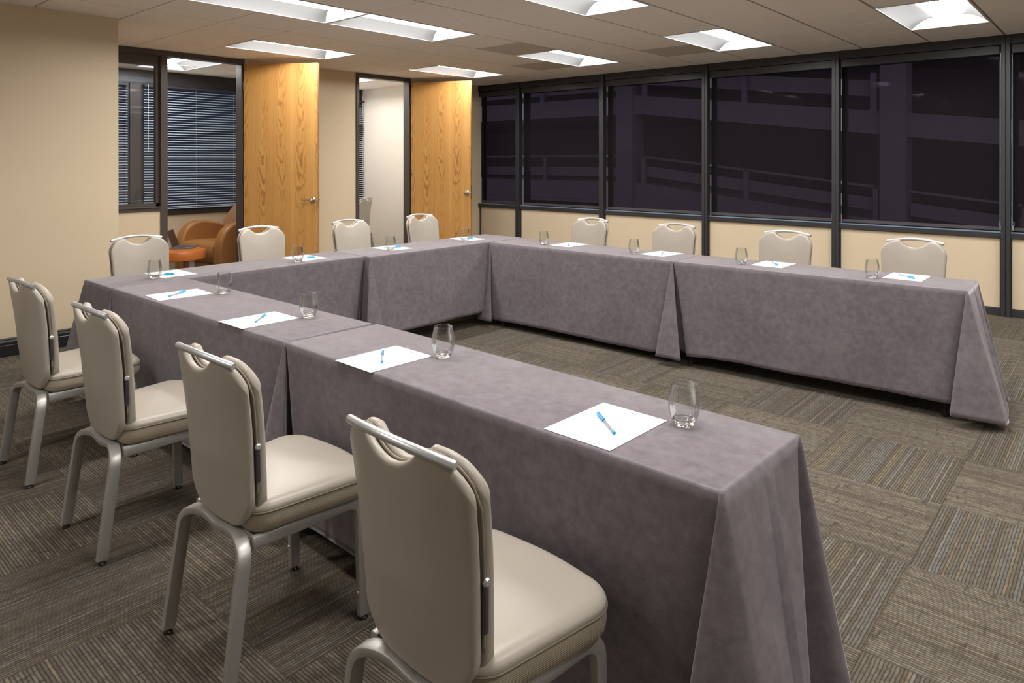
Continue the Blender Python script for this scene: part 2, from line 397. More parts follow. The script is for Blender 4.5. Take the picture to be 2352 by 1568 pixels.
def build_lamp():
    """recessed troffer, long side along y, origin at the centre of its opening at ceiling level"""
    r = empty('ceiling_light'); a, b = TS / 2 - .004, TS - .004
    # flange
    m = MB(); f = .013
    m.box(-a, -a + f, -b, b, -.003, .004).box(a - f, a, -b, b, -.003, .004).box(-a + f, a - f, -b, -b + f, -.003, .004).box(-a + f, a - f, b - f, b, -.003, .004)
    m.build('frame', M['white_metal'], r)
    # curved reflector wings and the closed tray above
    A, B = a - f, b - f; E = .085; xl = .105; zt = .082
    for s in (-1, 1):
        rows = []
        for k in range(11):
            u = k / 10; x = A - (A - xl) * u; z = zt * math.sin(u * PI / 2) ** .85
            rows.append([(s * x, -B, z), (s * x, B, z)])
        MB().grid(rows).build('reflector', M['reflector'], r, smooth=True)
    for s in (-1, 1):
        # arched end plates
        vs = [(-A, s * B, 0), (A, s * B, 0)]; fs = []
        n = 20
        top = [(x, s * (B - .055 * math.sin((k / n) * PI)), .004 + .06 * math.sin((k / n) * PI) ** .7) for k, x in ((k, -A + 2 * A * k / n) for k in range(n + 1))]
        low = [(x, s * (B - .001), 0) for k, x in ((k, -A + 2 * A * k / n) for k in range(n + 1))]
        hi = [(x, s * (B - E * .9), zt + .01) for k, x in ((k, -A + 2 * A * k / n) for k in range(n + 1))]
        MB().grid([low, top, hi]).build('end_plate', M['white_metal'], r, smooth=True)
    MB().box(-A, A, -B, B, zt + .012, zt + .02).build('housing', M['white_metal'], r)
    # bright centre diffuser basket
    rows = []
    for k in range(13):
        u = k / 12; x = -xl + 2 * xl * u; z = zt - .034 * math.sin(PI * u) ** .6
        rows.append([(x, -B + E, z), (x, B - E, z)])
    d = MB().grid(rows)
    for s in (-1, 1):
        yy = s * (B - E); d.add([(p[0][0], yy, p[0][2]) for p in rows] , [tuple(range(13))])
    d.build('diffuser', M['lamp'], r, smooth=False)
    for s in (-1, 1):
        for s2 in (-1, 1): MB().box(s2 * (xl - .012), s2 * (xl + .004), s * (B - E) - .010, s * (B - E) + .010, .030, zt).build('diffuser_clip', M['alu'], r)
    return r
lamp0 = build_lamp()
lab = {(0, -2): 'farther of the two ceiling lamps joined end to end at the top', (0, -4): 'nearer of the two ceiling lamps joined end to end at the top',
       (-3, -2): 'long recessed ceiling lamp just above the left wooden door', (-3, 2): 'farthest small recessed ceiling lamp above the right wooden door',
       (0, 2): 'recessed ceiling lamp between two darker ceiling tiles', (3, 2): 'recessed ceiling lamp beside the darker tile near the middle window',
       (6, 2): 'recessed ceiling lamp nearest the dark windows at the upper right', (3, -2): 'recessed ceiling lamp cut off by the top edge near the middle',
       (6, -2): 'recessed ceiling lamp above the free end of the window-side arm, above the frame', (9, -2): 'recessed ceiling lamp out of frame, right of the free end of the U', (9, 2): 'recessed ceiling lamp out of frame by the window wall, right of the photo edge',
       (6, -6): 'recessed ceiling lamp out of frame, above the nearest end of the near arm', (9, -6): 'recessed ceiling lamp out of frame, right of the nearest table', (12, -2): 'recessed ceiling lamp out of frame near the right wall',
       (12, 2): 'recessed ceiling lamp out of frame in the corner of right wall and window wall', (3, -6): 'recessed ceiling lamp out of frame, above the near arm chairs', (3, -10): 'added ceiling lamp out of frame behind the viewer, brightening the chair backs'}
first = True
for (a, b, c, d) in lights:
    loc = (GX + (a + b) / 2 * TS, GY + (c + d) / 2 * TS, HC)
    if loc[0] > XR - .3 or loc[1] - TS < YB or (loc[0] < LX + .3 and loc[1] < LYE): continue
    if first: o = lamp0; o.location = loc; first = False
    else: o = dup(lamp0, loc, 0)
    tag(o, lab.get((a, c)), 'light', 'recessed lamps in the ceiling')
o = dup(lamp0, ((rm1[0] + rm1[1]) / 2, (rm1[2] + rm1[3]) / 2, HC), PI / 2); tag(o, 'recessed ceiling lamp in the side room above the tan armchair', 'light', 'recessed lamps in the ceiling')
o = dup(lamp0, ((rm2[0] + rm2[1]) / 2, (rm2[2] + rm2[3]) / 2, HC), PI / 2); tag(o, 'ceiling lamp glimpsed through the right hand doorway', 'light', 'recessed lamps in the ceiling')

# ------------------------------------------------------------------ walls
def wall(name, boxes, mat=None):
    m = MB()
    for b in boxes: m.box(*b)
    return struct(m.build(name, mat or M['wall']))
wall('wall_left', [(LX - .12, LX, YB, LYE, 0, HC + .02), (DX - .1, LX - .12, LYE - .12, LYE, 0, HC + .02)])
wall('wall_back', [(-2.1, XR, YB - .12, YB, 0, HC + .02)], M['wall_white'])
wall('wall_right', [(XR, XR + .12, YB, WY + .1, 0, HC + .02)], M['wall_white'])
# moulded black baseboard on the left wall
m = MB(); prof = [(0, 0), (.014, 0), (.014, .083), (.011, .087), (.014, .092), (.013, .108), (.007, .121), (.007, .128), (.002, .138), (0, .138)]
m.grid([[(LX + p[0], YB, p[1]) for p in prof], [(LX + p[0], LYE, p[1]) for p in prof]]); m.box(LX - .001, LX, YB, LYE, 0, .13)
m.add([(LX + p[0], LYE, p[1]) for p in prof], [tuple(range(len(prof)))])
struct(m.build('baseboard_left', M['dark_base']))
# partition wall with glass screen and two doorways
wall('wall_partition', [(DX - .1, DX, 2.605, 4.183, 0, HC + .02), (DX - .1, DX, 5.139, WY + .05, 0, HC + .02), (DX - .1, DX, LYE, 1.728, 0, .93)])
# frames: header, mullion, sill rail (trim), doorway jambs
F = M['frame_brown']
struct(MB().box(DX - .11, DX + .012, LYE, 2.605, 2.592, HC).build('trim_1', F, bevel=.003))
struct(MB().box(DX - .11, DX + .015, 1.655, 1.728, 0, 2.592).build('trim_2', F, bevel=.003))
struct(MB().box(DX - .11, DX + .015, LYE, 1.655, .93, .975).box(DX - .11, DX + .03, LYE, 1.655, .965, .98).build('trim_3', F, bevel=.003))
struct(MB().box(DX - .11, DX + .012, 4.183, 5.139, 2.595, HC).build('trim_4', F, bevel=.003))
w1 = struct(empty('window_1', (DX - .05, (LYE + 1.655) / 2, 1.0)))
fr = MB(); y0, y1 = LYE, 1.655
fr.box(-.03, .03, y0 - w1.location.y, y1 - w1.location.y, 1.48, 1.592).box(-.03, .03, y1 - .035 - w1.location.y, y1 - w1.location.y, -.02, 1.48).box(-.03, .03, y0 - w1.location.y, y1 - w1.location.y, -.02, .012)
fr.build('window_frame', F, w1)
MB().box(-.004, .004, y0 - w1.location.y, y1 - .035 - w1.location.y, .012, 1.48).build('pane', M['pane'], w1)

def door(name, hx, hy, th, n, lever, jy0, jy1):
    root = struct(empty(name, (hx, hy, 0), 0))
    ux, uy = math.sin(th), -math.cos(th)          # along the leaf from the hinge
    ang = math.atan2(uy, ux)
    wdt = .914
    leaf = MB().box(0, wdt, -.022, .022, .012, 2.585).build('door_leaf', M['oak'], root, bevel=.002)
    leaf.rotation_euler = (0, 0, ang)
    MB().box(wdt - .0005, wdt + .0015, -.0205, .0205, .014, 2.584).build('leaf_edge', M['oak_edge'], leaf)
    MB().box(wdt + .001, wdt + .003, -.012, .012, .93, 1.11).box(wdt + .002, wdt + .012, -.007, .007, 1.01, 1.03).build('latch', M['chrome'], leaf)
    s = .862; z = 1.02
    for sgn in (-1, 1):
        m = MB()
        m.lathe([(.030, 0), (.033, .003), (.033, .008), (.028, .014), (.014, .018), (.012, .040)], (s, 0, z), 28, 'y')
        if lever:
            m.tube(arc_path([(s, .030, z), (s, .050, z), (s - .03, .053, z), (s - .115, .050, z - .006)], .02), .0085, 12, (0, 0, 1))
            m.lathe([(.018, .030), (.02, .042), (.018, .056), (.010, .062)], (s, 0, z), 24, 'y')
        else:
            m.lathe([(.012, .036), (.022, .042), (.027, .052), (.027, .062), (.022, .071), (.008, .076)], (s, 0, z), 28, 'y')
        m.v = [(x, sgn * (y + .021), zz) for x, y, zz in m.v]
        auto_smooth(m.build('door_handle', M['chrome'], leaf))
    for zz in (.25, 1.3, 2.33):
        MB().lathe([(.007, zz - .05), (.007, zz + .05)], (-.004, -.024, 0), 10).build('hinge', M['dark_metal'], leaf)
    # jambs and stops
    m = MB(); hx0 = DX - .11 - hx; hx1 = DX + .015 - hx
    if jy0: m.box(hx0, hx1, jy0 - hy, jy0 + .05 - hy, 0, 2.595)
    m.box(hx0, hx1, jy1 - .043 - hy, jy1 - hy, 0, 2.595)
    m.build('door_frame', M['frame_brown'], root, bevel=.003)
    return root
door('door_1', -3.395, 2.59, R(121.2), 1, True, None, 2.605)
door('door_2', -3.395, 5.128, R(113.0), 2, False, 4.183, 5.139)

# ------------------------------------------------------------------ side rooms
EX = -5.3
wall('wall_side_room_near', [(EX, DX - .1, .9, 1.0, 0, HC + .02)])
wall('wall_side_room_middle', [(EX, DX - .1, 3.86, 3.96, 0, HC + .02)], M['wall_white'])
wall('wall_side_room_far', [(EX, DX - .1, 5.69, 5.80, 0, HC + .02)], M['wall_white'])
wall('wall_side_room_outer', [(EX - .1, EX, .9, 5.8, 0, .76)])
struct(MB().box(EX - .12, EX + .02, 1.0, 5.69, .74, .80).build('trim_5', M['dark_metal'], bevel=.003))
struct(MB().box(EX - .12, EX - .01, 1.0, 5.69, 2.47, HC + .02).build('trim_6', M['dark_metal']))
k = 2
for (ya, yb) in ((1.0, 2.03), (2.16, 3.56), (3.60, 5.69)):
    wn_ = struct(empty('window_%d' % k, (EX - .06, (ya + yb) / 2, .8))); hh = (yb - ya) / 2
    MB().box(-.05, .05, -hh, -hh + .04, 0, 1.67).box(-.05, .05, hh - .04, hh, 0, 1.67).box(-.05, .05, -hh, hh, 0, .03).build('window_frame', M['dark_metal'], wn_)
    MB().box(-.004, .004, -hh + .04, hh - .04, .03, 1.67).build('pane', M['pane_ext'], wn_)
    k += 1
struct(MB().box(EX - .1, EX + .012, 2.03, 2.16, .8, 2.47).build('trim_7', M['frame_brown'], bevel=.003))
struct(MB().box(EX - .1, EX + .012, 3.56, 3.62, .8, 2.47).build('trim_8', M['frame_brown'], bevel=.003))
def blind(ya, yb, label, wand=None):
    b = empty('venetian_blind', (EX + .035, (ya + yb) / 2, .83)); hh = (yb - ya) / 2; L = 2.46 - .83
    MB().box(-.022, .022, -hh, hh, L - .03, L).build('headrail', M['dark_metal'], b, bevel=.002)
    MB().box(-.018, .018, -hh, hh, -.008, .006).build('bottom_rail', M['slat'], b, bevel=.003)
    me = None; n = int((L - .04) / .0335)
    for i in range(n):
        z = .022 + i * .0335
        if me is None:
            rows = []
            for q in range(5):
                u = q / 4 - .5; a = R(-20); x = u * .025; zz = .004 * math.cos(u * PI)
                rows.append([(x * math.cos(a) - zz * math.sin(a), -hh, x * math.sin(a) + zz * math.cos(a)), (x * math.cos(a) - zz * math.sin(a), hh, x * math.sin(a) + zz * math.cos(a))])
            o = MB().grid(rows).build('slat', M['slat'], b); me = o.data
        else: o = link(bpy.data.objects.new('slat', me), b)
        o.location = (0, 0, z)
    for f in (-.8, 0, .8):
        MB().tube([(.019, f * hh, 0), (.019, f * hh, L)], .0009, 5, (1, 0, 0)).build('ladder_cord', M['slat'], b)
    if wand is not None: MB().tube([(.03, wand - b.location.y, .75), (.03, wand - b.location.y, L)], .003, 8, (1, 0, 0)).build('tilt_wand', M['white_metal'], b)
    return tag(b, label, 'blind', 'venetian blinds in the side rooms')
blind(1.02, 1.99, 'narrow grey venetian blind seen through the glass screen, left of its mullion')
blind(2.19, 3.53, 'wide grey venetian blind behind the tan armchair and laptop', 2.235)
blind(4.3, 5.675, 'slice of grey venetian blind visible through the right hand doorway')

# ------------------------------------------------------------------ window wall
MP = 1.5169; MX0 = -2.5972
mull = [MX0 + i * MP for i in range(-1, 8)]
wall('wall_window', [(DX - .1, XR, WY + .03, WY + .15, 0, .74)])
wwall = bpy.data.objects['wall_window']
DM = M['dark_metal']
struct(MB().box(DX, XR, WY - .005, WY + .06, 0, .07).build('baseboard_window', DM, bevel=.002))
struct(MB().box(DX, XR, WY - .012, WY + .17, 2.565, HC + .02).build('trim_9', DM))
struct(MB().box(DX, XR, WY - .012, WY + .13, .735, .786).build('trim_10', DM, bevel=.003))
struct(MB().box(DX, XR, WY + .0, WY + .06, .786, .794).build('trim_11', M['outside_light_blue']))  # sill ledge, its blue tone stands for light falling in from outside
tn = 12
edges = [DX] + [x for x in mull if x > DX + .2 and x < XR] + [XR]
for x in edges[1:-1]:
    struct(MB().box(x - .036, x - .002, WY - .035, WY + .05, 0, HC).box(x + .002, x + .036, WY - .035, WY + .05, 0, HC).box(x - .002, x + .002, WY - .028, WY + .05, 0, HC).build('trim_%d' % tn, DM, bevel=.002)); tn += 1
# beige infill panels under the sill
for a, b in zip(edges[:-1], edges[1:]):
    MB().box(a + .045, b - .045, WY + .012, WY + .032, .075, .732).build('infill_panel', M['wall'], wwall)
    MB().box(a + .034, a + .048, WY + .0, WY + .03, .068, .74).box(b - .048, b - .034, WY + .0, WY + .03, .068, .74).build('panel_bead', DM, wwall)
# panes with frames, shades
labs = ['roller shade nearest the right wooden door, leftmost of the window wall', 'roller shade in the second bay with the heavy inner window frame', 'roller shade in the third bay, concrete column visible through it',
        'roller shade in the fourth bay behind the third chair from the corner', 'roller shade in the wide dark bay above the rightmost window-side chair', 'roller shade at the right edge of the photo, mostly cut off']
for n, (a, b) in enumerate(zip(edges[:-1], edges[1:])):
    cx = (a + b) / 2; hw = (b - a) / 2 - .037
    if n == 0: hwl = cx - a
    else: hwl = hw
    wn_ = struct(empty('window_%d' % (n + 5), (cx, WY + .11, .79))); top = 2.565 - .79
    fw = .085 if n == 1 else .05
    MB().box(-hwl, -hwl + fw, -.03, .03, 0, top).box(hw - fw * (.8 if n == 1 else .5), hw, -.03, .03, 0, top).box(-hwl, hw, -.03, .03, 0, .085 if n == 1 else .035).box(-hwl, hw, -.03, .03, top - .085, top).build('window_frame', M['dark_metal'], wn_, bevel=.003)
    MB().box(-hwl + fw, hw - .02, -.004, .004, .03, top - .08).build('pane', M['pane_ext'], wn_)
    # roller shade
    sh = empty('roller_shade', (cx, WY + .052, .0)); w0, w1_ = -hwl + .012, hw - (.022 if n >= 4 else .010)
    MB().box(w0 - .008, w1_ + .008, -.045, .02, 2.478, 2.562).build('cassette', M['dark_metal'], sh, bevel=.004)
    MB().box(w0, w1_, -.0006, .0006, .832, 2.485).build('fabric', M['shade'], sh)
    MB().box(w0, w1_, -.006, .006, .803, .836).build('hem_bar', M['shade_bar'], sh, bevel=.003)
    xc = hw - .008; m = MB()
    m.tube([(xc, -.036, .86), (xc, -.036, 2.49)], .0022, 6, (1, 0, 0)); m.tube([(xc, -.028, .86), (xc, -.028, 2.49)], .0022, 6, (1, 0, 0)); m.build('bead_chain', M['clear_plastic'], sh)
    auto_smooth(MB().tube([(xc + .011 * math.cos(q * PI / 8), -.036, .87 + .02 * math.sin(q * PI / 8)) for q in range(16)], .0036, 8, (0, 1, 0), closed=True).box(xc - .007, xc + .007, -.04, -.012, .812, .86).build('chain_tensioner', M['clear_plastic'], sh))
    if n == 4: MB().box(hw - .016, hw - .009, -.012, .004, .80, 2.42).build('gap_light_strip', M['outside_light_blue'], sh)  # strip added in the shade gap, outside light put into its colour
    if n == 5: MB().box(-hwl + .002, -hwl + .011, -.012, .004, .80, 2.42).build('gap_light_strip', M['outside_light_blue'], sh)  # matching added strip, painted as outside light in the left gap
    if n == 5:
        m = MB(); m.tube([(-hwl + .01, -.036, .86), (-hwl + .01, -.036, 2.49)], .0022, 6, (1, 0, 0)); m.build('bead_chain', M['clear_plastic'], sh)
        auto_smooth(MB().tube([(-hwl + .014 + .011 * math.cos(q * PI / 8), -.036, .87 + .02 * math.sin(q * PI / 8)) for q in range(16)], .0036, 8, (0, 1, 0), closed=True).box(-hwl + .007, -hwl + .021, -.04, -.012, .812, .86).build('chain_tensioner', M['clear_plastic'], sh))
    tag(sh, labs[n] if n < 6 else 'roller shade out of frame, ' + ['next right of the photo edge', 'between the photo edge and the right wall', 'touching the right wall'][n - 6], 'shade', 'dark roller shades on the window wall')
# wall outlet on the first infill panel
o = empty('wall_outlet', (-3.35, WY + .012, .30)); MB().box(-.062, .062, -.006, 0, -.058, .058).build('cover_plate', M['outlet'], o, bevel=.003)
MB().box(-.045, -.008, -.009, -.005, -.03, .03).box(.008, .045, -.009, -.005, -.03, .03).build('socket', M['outlet'], o, bevel=.002)
tag(o, 'pale double outlet plate low on the beige panel near the corner', 'outlet')

# ------------------------------------------------------------------ parking garage outside
G = empty('parking_garage', (0, 14, 0)); GYW = 14
def gb_(name, pts, d0, d1, mat=M['concrete']):
    """prism: polygon in the facade plane (x,z), thickness from d0 to d1 behind it"""
    n = len(pts); vs = [(x, d0, z) for x, z in pts] + [(x, d1, z) for x, z in pts]
    fs = [tuple(range(n - 1, -1, -1)), tuple(range(n, 2 * n))] + [(i, (i + 1) % n, n + (i + 1) % n, n + i) for i in range(n)]
    return mesh_obj(name, vs, fs, mat, G)
sl = -.117
ramp = lambda x, z: (x, z + sl * (x + 5.1))
def rampoly(x0, x1, za, zb): return [ramp(x0, za), ramp(x1, za), ramp(x1, zb), ramp(x0, zb)]
gb_('column', [(-5.60, -3), (-5.13, -3), (-5.13, 9), (-5.60, 9)], -.12, .45)
gb_('column', [(.60, -3), (1.06, -3), (1.06, 9), (.60, 9)], -.12, .45)
gb_('column', [(6.8, -3), (7.26, -3), (7.26, 9), (6.8, 9)], -.12, .45)
gb_('column', [(-11.8, -3), (-11.3, -3), (-11.3, 9), (-11.8, 9)], -.12, .45)
for dz in (0, 2.0, 4.3):
    gb_('spandrel', [(-24, 2.66 + dz), (-5.55, 2.66 + dz), (-5.55, 3.12 + dz), (-24, 3.12 + dz)], 0, .25)
    gb_('deck', [(-24, 2.66 + dz), (-5.4, 2.66 + dz), (-5.4, 2.76 + dz), (-24, 2.76 + dz)], .25, 7)
    gb_('spandrel', rampoly(-5.2, 9, 2.66 + dz, 3.13 + dz), 0, .25)
    gb_('deck', rampoly(-5.2, 9, 2.66 + dz, 2.76 + dz), .25, 7)
gb_('deck', [(-24, .2), (-5.4, .2), (-5.4, .92), (-24, .92)], .3, 7)
gb_('spandrel', [(-24, .15), (-5.55, .15), (-5.55, .92), (-24, .92)], 0, .25)
gb_('spandrel', rampoly(-5.2, 9, .15, .92), 0, .25)
gb_('deck', rampoly(-5.2, 9, .2, .9), .3, 7)
gb_('spandrel', [(-24, -1.6), (12, -1.6), (12, -.45), (-24, -.45)], .4, .7)
gb_('back_wall', [(-24, -3), (14, -3), (14, 9), (-24, 9)], 7, 7.3)
# barrier panels and rails
gb_('barrier_panel', [(-10.4, 1.05), (-5.6, 1.05), (-5.6, 1.29), (-10.4, 1.29)], .12, .18)
gb_('barrier_panel', rampoly(-4.85, .6, 1.10, 1.36), .12, .18)
gb_('barrier_panel', rampoly(1.1, 7, 1.10, 1.36), .12, .18)
gb_('barrier_panel', [(-10.4, 3.30), (-5.6, 3.30), (-5.6, 3.6), (-10.4, 3.6)], .12, .18)
gb_('barrier_panel', rampoly(-4.85, .6, 3.42, 3.75), .12, .18)
gb_('handrail', [(-10.45, 1.57), (-5.6, 1.57), (-5.6, 1.62), (-10.45, 1.62)], -.02, .03, M['galv'])
gb_('handrail', rampoly(-4.92, .6, 1.57, 1.62), -.02, .03, M['galv'])
gb_('handrail', rampoly(1.1, 6.8, 1.57, 1.62), -.02, .03, M['galv'])
for x in (-10.45, -8.1): gb_('rail_post', [(x, .9), (x + .1, .9), (x + .1, 1.6), (x, 1.6)], -.02, .06, M['galv'])
for x in (-4.92, -2.25, .45, 2.9, 5.2): gb_('rail_post', [ramp(x, .9), ramp(x + .1, .9), ramp(x + .1, 1.6), ramp(x, 1.6)], -.02, .06, M['galv'])
for x in (-8.2,): gb_('rail_post', [(x, 3.1), (x + .12, 3.1), (x + .12, 3.9), (x, 3.9)], -.02, .06, M['galv'])
for x in (-4.9, -2.3, .4): gb_('rail_post', [ramp(x, 3.1), ramp(x + .12, 3.1), ramp(x + .12, 3.9), ramp(x, 3.9)], -.02, .06, M['galv'])
# pipe rail in front of the lower wall
MB().tube(arc_path([(-11, -1.3, .55), (-5.3, -1.3, .55), (-5.0, -1.3, .2), (-5.0, -1.3, -.4)], .3), .03, 8, (0, 1, 0)).build('pipe_rail', M['galv'], G)
tag(G, 'dark concrete parking garage with sloping ramp seen through the window shades', 'building')
struct(MB().box(-20, 16, WY + .4, 26, -3.2, -3.0).build('floor_street', M['concrete']))

# dark neighbouring facade outside the side rooms
nb = empty('neighbour_building', (-13, 3, 0)); M['facade'] = plain('dark_blue_facade', (0.035, 0.055, 0.085), .7, 0, var=.3, nscale=.6)
MB().box(-.3, 0, -18, 7, -3, 14).build('wall', M['facade'], nb)
for zz in (-1.2, 2.2, 5.6): MB().box(0, .25, -18, 7, zz, zz + .5).build('ledge', M['facade'], nb)
tag(nb, 'dark blue facade glimpsed between the blind slats of the side rooms', 'building')

# ------------------------------------------------------------------ tables and cloths
def make_table(corner, ang, L, W, label):
    t = empty('banquet_table', (corner[0], corner[1], 0), ang)
    MB().box(.006, L - .006, .006, W - .006, H - .030, H - .006).build('tabletop', M['black'], t, bevel=.003)
    for sx in (.115, L - .115):
        for yy in (.05, W - .05):
            MB().tube([(sx, yy, .004), (sx, yy, H - .03)], .0135, 10, (1, 0, 0)).lathe([(.017, 0), (.019, .006), (.017, .03), (.0135, .034)], (sx, yy, 0), 12).build('leg', M['black'], t, smooth=False)
        MB().tube([(sx, .05, .12), (sx, W - .05, .12)], .010, 8, (1, 0, 0)).tube([(sx, .05, .62), (sx, W - .05, .62)], .010, 8, (1, 0, 0)).build('crossbar', M['black'], t)
    return tag(t, label, 'table', 'black folding tables under the cloths')
OPEN = [(-.60, .012), (-.36, .016), (-.20, .022), (-.10, .026), (-.03, .015), (.005, .008), (-.015, .045), (-.055, .088), (-.040, .112), (.02, .118), (.10, .090), (.165, .045), (.175, .010), (.135, -.045), (.070, -.105), (.034, -.150), (.018, -.200)]
OPEN_SRC = [(-.60, 0), (-.36, 0), (-.20, 0), (-.10, 0), (-.035, 0), (-.012, 0), (-.010, 0), (-.008, 0), (-.006, .000), (-.004, -.001), (-.002, -.003), (0, -.006), (0, -.009), (0, -.016), (0, -.040), (0, -.10), (0, -.17)]
FLAP = [(-.60, .012), (-.36, .014), (-.20, .016), (-.10, .012), (-.045, .006), (-.015, .004), (-.045, .038), (-.082, .062), (-.070, .078), (-.010, .088), (.055, .082), (.085, .066), (.075, .048), (.030, .020), (.000, -.010), (0, -.06), (0, -.15)]
# free end of a row: near corner fold, the whole end face gathered towards it, a deep gap, then the far corner fold
ENDN = [(-.60, .012), (-.36, .016), (-.20, .022), (-.10, .026), (-.045, .000), (-.005, -.022), (-.022, .035), (-.072, .090), (-.055, .118), (.02, .120), (.10, .092), (.165, .045), (.178, .010), (.182, -.020), (.180, -.050), (.176, -.072)]
ENDN_S = [(-.60, 0), (-.36, 0), (-.20, 0), (-.10, 0), (-.035, 0), (-.012, 0), (-.010, 0), (-.008, 0), (-.006, .000), (-.004, -.001), (-.002, -.003), (0, -.010), (0, -.030), (0, -.080), (0, -.150), (0, -.215)]
ENDF = [(-.365, .172), (-.345, .168), (-.325, .162), (-.322, .110), (-.315, .030), (-.280, -.060), (-.200, -.075), (-.110, -.030), (-.070, .060), (-.035, .135), (.012, .150), (.045, .100), (.040, .040), (.020, .004), (.016, -.06), (.014, -.20), (.012, -.60)]
ENDF_S = [(-.19, 0), (-.10, 0), (-.035, 0), (-.022, 0), (-.017, 0), (-.014, 0), (-.012, 0), (-.010, 0), (-.008, 0), (-.005, 0), (-.001, 0), (0, -.002), (0, -.006), (0, -.012), (0, -.06), (0, -.20), (0, -.60)]
TUCK = [(-.60, .012), (-.40, .014), (-.26, .016), (-.17, .016), (-.12, .012), (-.108, .000), (-.106, -.020), (-.104, -.035), (-.100, -.045), (-.09, -.050), (-.07, -.050), (-.05, -.048), (-.03, -.046), (-.015, -.044), (-.005, -.05), (0, -.09), (0, -.16)]
def cat(P, n):
    """Catmull-Rom through tuples"""
    out = []
    for i in range(len(P) - 1):
        p0 = P[max(i - 1, 0)]; p1 = P[i]; p2 = P[i + 1]; p3 = P[min(i + 2, len(P) - 1)]
        for k in range(n):
            u = k / n
            out.append(tuple(.5 * ((2 * b) + (-a + c) * u + (2 * a - 5 * b + 4 * c - d) * u * u + (-a + 3 * b - 3 * c + d) * u ** 3) for a, b, c, d in zip(p0, p1, p2, p3)))
    out.append(P[-1]); return out
def make_cloth(corner, ang, L, W, types, hem, low, label, seed=0, scale=(1, 1, 1, 1)):
    """types: corner kinds in CCW order near-left, near-right, far-right, far-left. hem: cloth hem height, low: extra drop at open folds"""
    root_loc = (corner[0], corner[1], 0)
    # CCW corners & direction of the incoming side
    cs = [((0, 0), (0, -1)), ((L, 0), (1, 0)), ((L, W), (0, 1)), ((0, W), (-1, 0))]
    src, dst, ex = [], [], []
    for ci, ((cx, cyy), d) in enumerate(cs):
        ty = types[ci]; base, bs = {'open': (OPEN, OPEN_SRC), 'flap': (FLAP, OPEN_SRC), 'tuck': (TUCK, OPEN_SRC), 'endn': (ENDN, ENDN_S), 'endf': (ENDF, ENDF_S)}[ty]
        long_in = ci in (1, 3)          # incoming side is a long one
        P = list(base); S = list(bs)
        if not long_in and ty != 'endf':                # mirror
            P = [(b, a) for a, b in reversed(P)]; S = [(b, a) for a, b in reversed(S)]
        lim_in = (L if long_in else W) / 2 - .005; lim_out = (W if long_in else L) / 2 - .005
        Q = [(p, s) for p, s in zip(P, S) if not (s[1] == 0 and -s[0] > lim_in) and not (s[0] == 0 and -s[1] > lim_out)]
        P = [q[0] for q in Q]; S = [q[1] for q in Q]
        P = cat(P, 5); S = cat(S, 5); sc = scale[ci]
        n1 = (d[1], -d[0])
        for p, s in zip(P, S):
            # scale only the out-of-plane part of the fold
            f = sc; pd = (s[0] + (p[0] - s[0]) * f, s[1] + (p[1] - s[1]) * f)
            src.append((cx + s[0] * d[0] + s[1] * n1[0], cyy + s[0] * d[1] + s[1] * n1[1]))
            dst.append((cx + pd[0] * d[0] + pd[1] * n1[0], cyy + pd[0] * d[1] + pd[1] * n1[1]))
            prot = math.hypot(p[0] - s[0], p[1] - s[1]) * f
            ex.append(prot)
        # fill straight run to the next corner
        nx, ny = cs[(ci + 1) % 4][0]; e = src[-1]; e2 = dst[-1]
        ln = math.hypot(nx - e[0], ny - e[1])
        nxt_lim = .60 if ci in (0, 2) else (.19 if types[(ci + 1) % 4] == 'endf' else .17)
        run = ln - nxt_lim
        if run > .03:
            k = max(2, int(run / .035)); dirx, diry = (nx - e[0]) / ln, (ny - e[1]) / ln
            offx, offy = e2[0] - e[0], e2[1] - e[1]
            for q in range(1, k):
                u = q / k * run
                src.append((e[0] + dirx * u, e[1] + diry * u)); dst.append((e[0] + dirx * u + offx, e[1] + diry * u + offy)); ex.append(.012)
    # remove near duplicates
    N = len(src); rows = []
    top = []
    for k in range(N):
        sx_, sy_ = src[k]
        top.append((min(max(sx_, .0), L), min(max(sy_, 0), W)))
    NR = 26
    inner = [(min(max(x, .012), L - .012), min(max(y, .012), W - .012)) for x, y in top]
    rows.append([(x, y, H) for x, y in inner])
    rows.append([(x * .6 + ix * .4, y * .6 + iy * .4, H - .0015) for (x, y), (ix, iy) in zip(top, inner)])
    for r in range(NR + 1):
        t = r / NR; row = []
        for k in range(N):
            a, b = top[k], dst[k]
            tt = t ** (1.0 if ex[k] > .03 else .8)
            x = a[0] + (b[0] - a[0]) * tt; y = a[1] + (b[1] - a[1]) * tt
            hz = hem + .010 * noise.noise(Vector((k * .045, seed, 0))) + .004 * noise.noise(Vector((k * .21, seed + 5, 0)))
            hz -= low * min(1, max(0, (ex[k] - .05) / .12))
            z = H - .006 - (H - .006 - hz) * t
            dx, dy = b[0] - a[0], b[1] - a[1]
            wv = noise.noise(Vector((x * 3.2 + seed * 7, y * 3.2, z * 1.1))) * .016 * t + noise.noise(Vector((x * 9 + seed, y * 9, z * 3))) * .0028 * min(1, t * 4)
            # outward direction
            ox = -1 if a[0] < .001 else (1 if a[0] > L - .001 else 0); oy = -1 if a[1] < .001 else (1 if a[1] > W - .001 else 0)
            row.append((x + ox * wv, y + oy * wv, z))
        rows.append(row)
    m = MB(); m.grid(rows, closed=True)
    # flat top as a grid of quads inside the inner ring: one n-gon is flat, so it is safe
    i_ = .012; m.add([(i_, i_, H), (L - i_, i_, H), (L - i_, W - i_, H), (i_, W - i_, H)], [(0, 1, 2, 3)])
    o = m.build('tablecloth', M['cloth']); o.location = root_loc; o.rotation_euler = (0, 0, ang)
